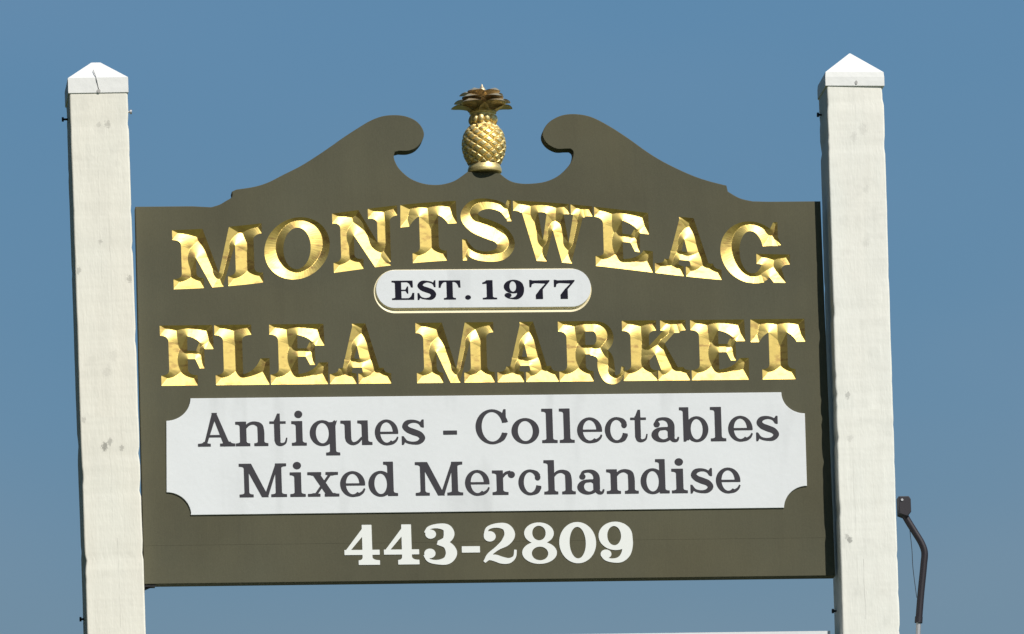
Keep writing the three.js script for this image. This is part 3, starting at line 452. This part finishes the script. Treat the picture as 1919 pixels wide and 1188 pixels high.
// flat lettering: thin cut letters
function letters(parent, name, text, P, xs, yAt, cap, mat, z, h) {
  [...text].forEach((ch, i) => {
    if (ch === ' ') return; const [x0, x1] = xs[i], y0 = yAt((x0 + x1) / 2);
    const loops = fit(ch, P, x0, x1, cap).map((l) => l.map(([x, v]) => loc(x - 0.032 * (v - cap / 2), y0 - 0.0105 * (x - (x0 + x1) / 2) - v)));
    const g = new THREE.ExtrudeGeometry(shapesOf(loops), { depth: h, bevelEnabled: false, curveSegments: 4 }); g.translate(0, 0, z); mesh(name, g, mat, parent);
  });
}
{ // rounded plaque
  const sh = new THREE.Shape(pillIn.map((p) => new THREE.Vector2(...p)));
  const pl = mesh('plaque', uvPlanar(new THREE.ExtrudeGeometry(sh, { depth: 0.003, bevelEnabled: true, bevelThickness: 0.0008, bevelSize: 0.0008, bevelOffset: -0.0008, bevelSegments: 2, curveSegments: 4 })), panelMat, board);
  letters(pl, 'letter', 'EST.1977', EST, [[734, 776], [782, 817], [822, 863], [871, 882], [904, 931], [944, 982], [992, 1030], [1038, 1077]], (x) => 562.5 - 0.006 * (x - 735), 36, inkBlack, 0.0038, 0.0006);
}
{ // white panel with scooped corners
  const x = [311, 357, 1465, 1510];
  const arc = (cxp, cyp, rx, ry, a0, a1) => { const l = []; for (let i = 0; i <= 14; i++) { const a = R(a0 + ((a1 - a0) * i) / 14); l.push([cxp + Math.cos(a) * rx, cyp - Math.sin(a) * ry]); } return l; };
  const pts = [...arc(311.5, 747, 45, 42, 270, 360).map((p) => p), [1463, 735.5], ...arc(1508, 736, 44, 39, 180, 270), ...arc(1512, 952, 43, 41, 90, 180), [358, 965.5], ...arc(312, 966, 46, 43, 0, 90)];
  const sh = new THREE.Shape(pts.map((p) => new THREE.Vector2(...loc(...p))).reverse());
  const pn = mesh('white_panel', uvPlanar(new THREE.ExtrudeGeometry(sh, { depth: 0.003, bevelEnabled: true, bevelThickness: 0.0012, bevelSize: 0.0012, bevelOffset: -0.0012, bevelSegments: 2, curveSegments: 4 })), panelMat, board);
  const line = (ya, sl) => (xx) => ya - sl * (xx - 370);
  letters(pn, 'letter', 'Antiques-Collectables', TEXT, [[370, 440], [441, 502], [505, 538], [546, 574], [580, 636], [638, 697], [702, 746], [752, 796], [830, 856], [891, 952], [958, 1010], [1015, 1044], [1048, 1076], [1081, 1128], [1133, 1176], [1181, 1213], [1220, 1272], [1273, 1327], [1331, 1360], [1364, 1410], [1416, 1459]], line(837.5, 0.0105), 63, inkGrey, 0.0044, 0.0006);
  letters(pn, 'letter', 'MixedMerchandise', TEXT, [[448, 537], [543, 572], [576, 635], [637, 684], [690, 745], [778, 867], [871, 917], [922, 965], [971, 1014], [1019, 1078], [1081, 1132], [1136, 1196], [1200, 1254], [1258, 1288], [1293, 1336], [1341, 1387]], (xx) => 932.5 - 0.0095 * (xx - 450), 63, inkGrey, 0.0044, 0.0006);
}
letters(board, 'number', '443-2809', BOLD, [[645, 711], [719, 785], [793, 856], [865, 899], [905, 968], [978, 1043], [1048, 1117], [1122, 1186]], (xx) => 1059 - 0.0105 * (xx - 650), 75, whiteLetter, 0.0004, 0.0012);

// ───────────── pineapple ─────────────
{
  const [px, py] = on(909, 323.5, -0.02), U = PXM / Math.cos(PITCH), t = thing('pineapple_finial', 'gilded carved pineapple ornament standing on the board between the two scrolls', 'ornament', [px, py, -0.03]);
  const prof = (pts, seg) => { const c = new THREE.SplineCurve(pts.map((p) => new THREE.Vector2(p[0] * U, p[1] * U))); return new THREE.LatheGeometry(c.getPoints(seg), 48); };
  mesh('foot', new THREE.LatheGeometry([[0, 0], [30, 0], [31.5, 1.5], [31.5, 7], [31, 8.5], [27.5, 17.5], [26.5, 18.5], [0, 18.5]].map((p) => new THREE.Vector2(p[0] * U, p[1] * U)), 48), finialGold, t);
  { // body with a raised lozenge on every eye
    const rows = 90, cols = 144, pos = [], uv = [], idx = [];
    for (let j = 0; j <= rows; j++) for (let i = 0; i <= cols; i++) {
      const v = j / rows, th = (i / cols) * 2 * Math.PI, y = 17 + v * 73, r0 = 25 + 15 * Math.pow(Math.sin(Math.PI * Math.min(1, 0.06 + v * 0.9)), 0.75) - (v > 0.85 ? (v - 0.85) * 25 : 0);
      const a = (th / (2 * Math.PI)) * 11 + v * 4.6, b = (th / (2 * Math.PI)) * 11 - v * 4.6, fa = Math.abs(a - Math.round(a)) * 2, fb = Math.abs(b - Math.round(b)) * 2;
      const ed = 1 - Math.max(fa, fb), e = Math.min(1, ed * 2.6), r = r0 - 4.5 * (1 - e) + 1.2 * e;
      pos.push(Math.cos(th) * r * U, y * U, Math.sin(th) * r * U); uv.push((th * 38 * U), y * U);
    }
    for (let j = 0; j < rows; j++) for (let i = 0; i < cols; i++) { const a = j * (cols + 1) + i, b = a + 1, c = a + cols + 1, d = c + 1; idx.push(a, c, b, b, c, d); }
    const g = new THREE.BufferGeometry(); g.setAttribute('position', new THREE.Float32BufferAttribute(pos, 3)); g.setAttribute('uv', new THREE.Float32BufferAttribute(uv, 2)); g.setIndex(idx); g.computeVertexNormals(); mesh('body', g, finialGold, t);
  }
  mesh('neck', prof([[24, 88], [22, 91], [22, 110], [25, 114], [18, 120]], 20), finialGold, t);
  for (let i = 0; i < 12; i++) { const a = ((i + 0.5) / 12) * 2 * Math.PI, b = mesh('bead', new THREE.SphereGeometry(6.2 * U, 10, 8), finialGold, t); b.scale.set(1, 1.35, 0.8); b.position.set(Math.sin(a) * 22.5 * U, 101 * U, Math.cos(a) * 22.5 * U); b.rotation.y = a; }
  // crown: tiers of leaves that arch outwards and droop at the tip
  const leaf = (len, lift, droop, wid) => {
    const pos = [], n = 14, at = (s) => [8 + len * s, lift * Math.sin(s * 1.9) - droop * s * s], W = (s) => wid * Math.pow(Math.sin(Math.PI * Math.min(1, 0.22 + 0.78 * s)), 0.7) + 0.3;
    const P = (s, k, side) => { const [o, y] = at(s), w = W(s); return [k * w * U, (y - Math.abs(k) * w * 0.32 + (side ? -3.2 * (1 - 0.7 * s) * (1 - 0.6 * Math.abs(k)) : 0)) * U, o * U]; };
    const ks = [-1, -0.5, 0, 0.5, 1];
    for (let i = 0; i < n; i++) for (let k = 0; k < 4; k++) for (const side of [0, 1]) { const a = P(i / n, ks[k], side), b = P(i / n, ks[k + 1], side), c = P((i + 1) / n, ks[k + 1], side), d = P((i + 1) / n, ks[k], side); if (side) pos.push(...a, ...b, ...c, ...a, ...c, ...d); else pos.push(...a, ...c, ...b, ...a, ...d, ...c); }
    return flat(pos);
  };
  const tiers = [[5, 52, 22, 15, 25, 121, 0.5], [5, 47, 21, 14, 23, 131, 0.44], [5, 35, 20, 12, 18, 143, 0.56]];
  for (const [n, len, lift, droop, wid, y, off] of tiers) { const g = leaf(len, lift, droop, wid); for (let i = 0; i < n; i++) { const m = mesh('leaf', g, agedGold, t); m.position.y = y * U; m.rotation.y = ((i + off) / n) * 2 * Math.PI; } }
  mesh('crown_core', prof([[20, 112], [15, 122], [14, 140], [10, 150], [0.5, 154]], 20), finialGold, t);
  mesh('bud', prof([[3, 148], [8, 152], [6.5, 159], [2.6, 165], [0.3, 170]], 20), agedGold, t);
}

// ───────────── lower board, bracket, lamp ─────────────
{
  const y = on(1500, 1182.8, 0)[1], xl = on(276, 1186, 0)[0], xr = on(1556, 1184, 0)[0], h = 0.9;
  const t = thing('lower_board', 'white lower board just entering the bottom edge between both posts', 'sign board', [(xl + xr) / 2, y - h, 0]);
  mesh('panel', uvPlanar(new THREE.BoxGeometry(xr - xl - 0.02, h - 0.01, 0.03).translate(0, h / 2 - 0.005, -0.03)), panelMat, t);
  mesh('top_rail', uvPlanar(new THREE.BoxGeometry(xr - xl, 0.06, 0.05).translate(0, h - 0.03, -0.025)), panelMat, t);
}
{
  const b = on(279, 1099, 0), t = thing('mounting_bracket', 'small black angle bracket under the lower left corner of the green board', 'bracket', [b[0], b[1], -0.02]);
  mesh('arm', new THREE.BoxGeometry(0.036, 0.008, 0.03).translate(0.002, 0.005, 0), ironMat, t); mesh('plate', new THREE.BoxGeometry(0.006, 0.026, 0.03).translate(-0.016, -0.004, 0), ironMat, t); mesh('gusset', new THREE.ExtrudeGeometry(new THREE.Shape([[-0.013, 0.001], [-0.013, -0.009], [0.012, 0.001]].map((p) => new THREE.Vector2(...p))), { depth: 0.006, bevelEnabled: false }), ironMat, t);
}
{
  const z = POST_Z - right.w / 2, q = (x, y) => { const p = on(x, y, z); return new THREE.Vector3(p[0], p[1], 0); }, o = q(1686, 950);
  const t = thing('lamp_arm', 'dark bronze bent lamp arm fixed to the right side of the right post', 'lamp arm', [o.x, o.y, z]), rel = (x, y) => q(x, y).sub(o);
  const c = rel(1694, 951);
  const s = new THREE.Shape(), hw = 0.0165, hh = 0.029; s.moveTo(-hw, -hh * 0.75); s.lineTo(-hw, hh); s.lineTo(hw * 0.7, hh); s.lineTo(hw, hh * 0.75); s.lineTo(hw, -hh * 0.6); s.lineTo(hw * 0.3, -hh * 1.05); s.closePath();
  const box = mesh('junction_box', new THREE.ExtrudeGeometry(s, { depth: 0.05, bevelEnabled: true, bevelSize: 0.002, bevelThickness: 0.002, bevelSegments: 2 }), bronzeMat, t); box.position.set(c.x, c.y, -0.025);
  mesh('screw', new THREE.CylinderGeometry(0.004, 0.004, 0.004, 10).rotateX(Math.PI / 2).translate(c.x - 0.009, c.y + 0.019, 0.028), galvMat, t);
  const path = new THREE.CatmullRomCurve3([rel(1694, 963), rel(1702, 977), rel(1715, 998), rel(1727, 1018), rel(1732.5, 1034), rel(1731, 1060), rel(1726, 1110), rel(1721.5, 1166)], false, 'centripetal');
  mesh('arm', new THREE.TubeGeometry(path, 80, 0.0108, 16), bronzeMat, t);
  const e = rel(1721.5, 1165), f = rel(1719, 1230);
  mesh('end_collar', new THREE.TubeGeometry(new THREE.LineCurve3(rel(1722, 1156), rel(1721.3, 1167)), 2, 0.0122, 16), bronzeMat, t);
  mesh('lamp_stem', new THREE.TubeGeometry(new THREE.LineCurve3(e, f), 4, 0.0075, 14), galvMat, t);
  const head = mesh('lamp_head', new THREE.LatheGeometry([[0, 0.06], [0.02, 0.06], [0.05, 0.03], [0.075, -0.03], [0.07, -0.03], [0.045, 0.025], [0, 0.05]].map((p) => new THREE.Vector2(...p)), 32), bronzeMat, t); head.position.copy(f).add(new THREE.Vector3(0, -0.05, 0)); head.rotation.z = 0.3;
}
{
  const z = POST_Z - right.w / 2, P = (x, y) => { const p = on(x, y, z); return new THREE.Vector3(p[0], p[1], z); }, o = P(1704, 980);
  const t = mesh('wire', new THREE.TubeGeometry(new THREE.CatmullRomCurve3([[1704, 980], [1706, 1002], [1709, 1030], [1710.5, 1060], [1714, 1090], [1718, 1120]].map((p) => P(...p).sub(o))), 40, 0.0011, 6), ironMat); t.position.copy(o); tag(t, 'thin loose wire hanging between the right post and the lamp arm', 'wire');
}
renderer.render(scene, camera);
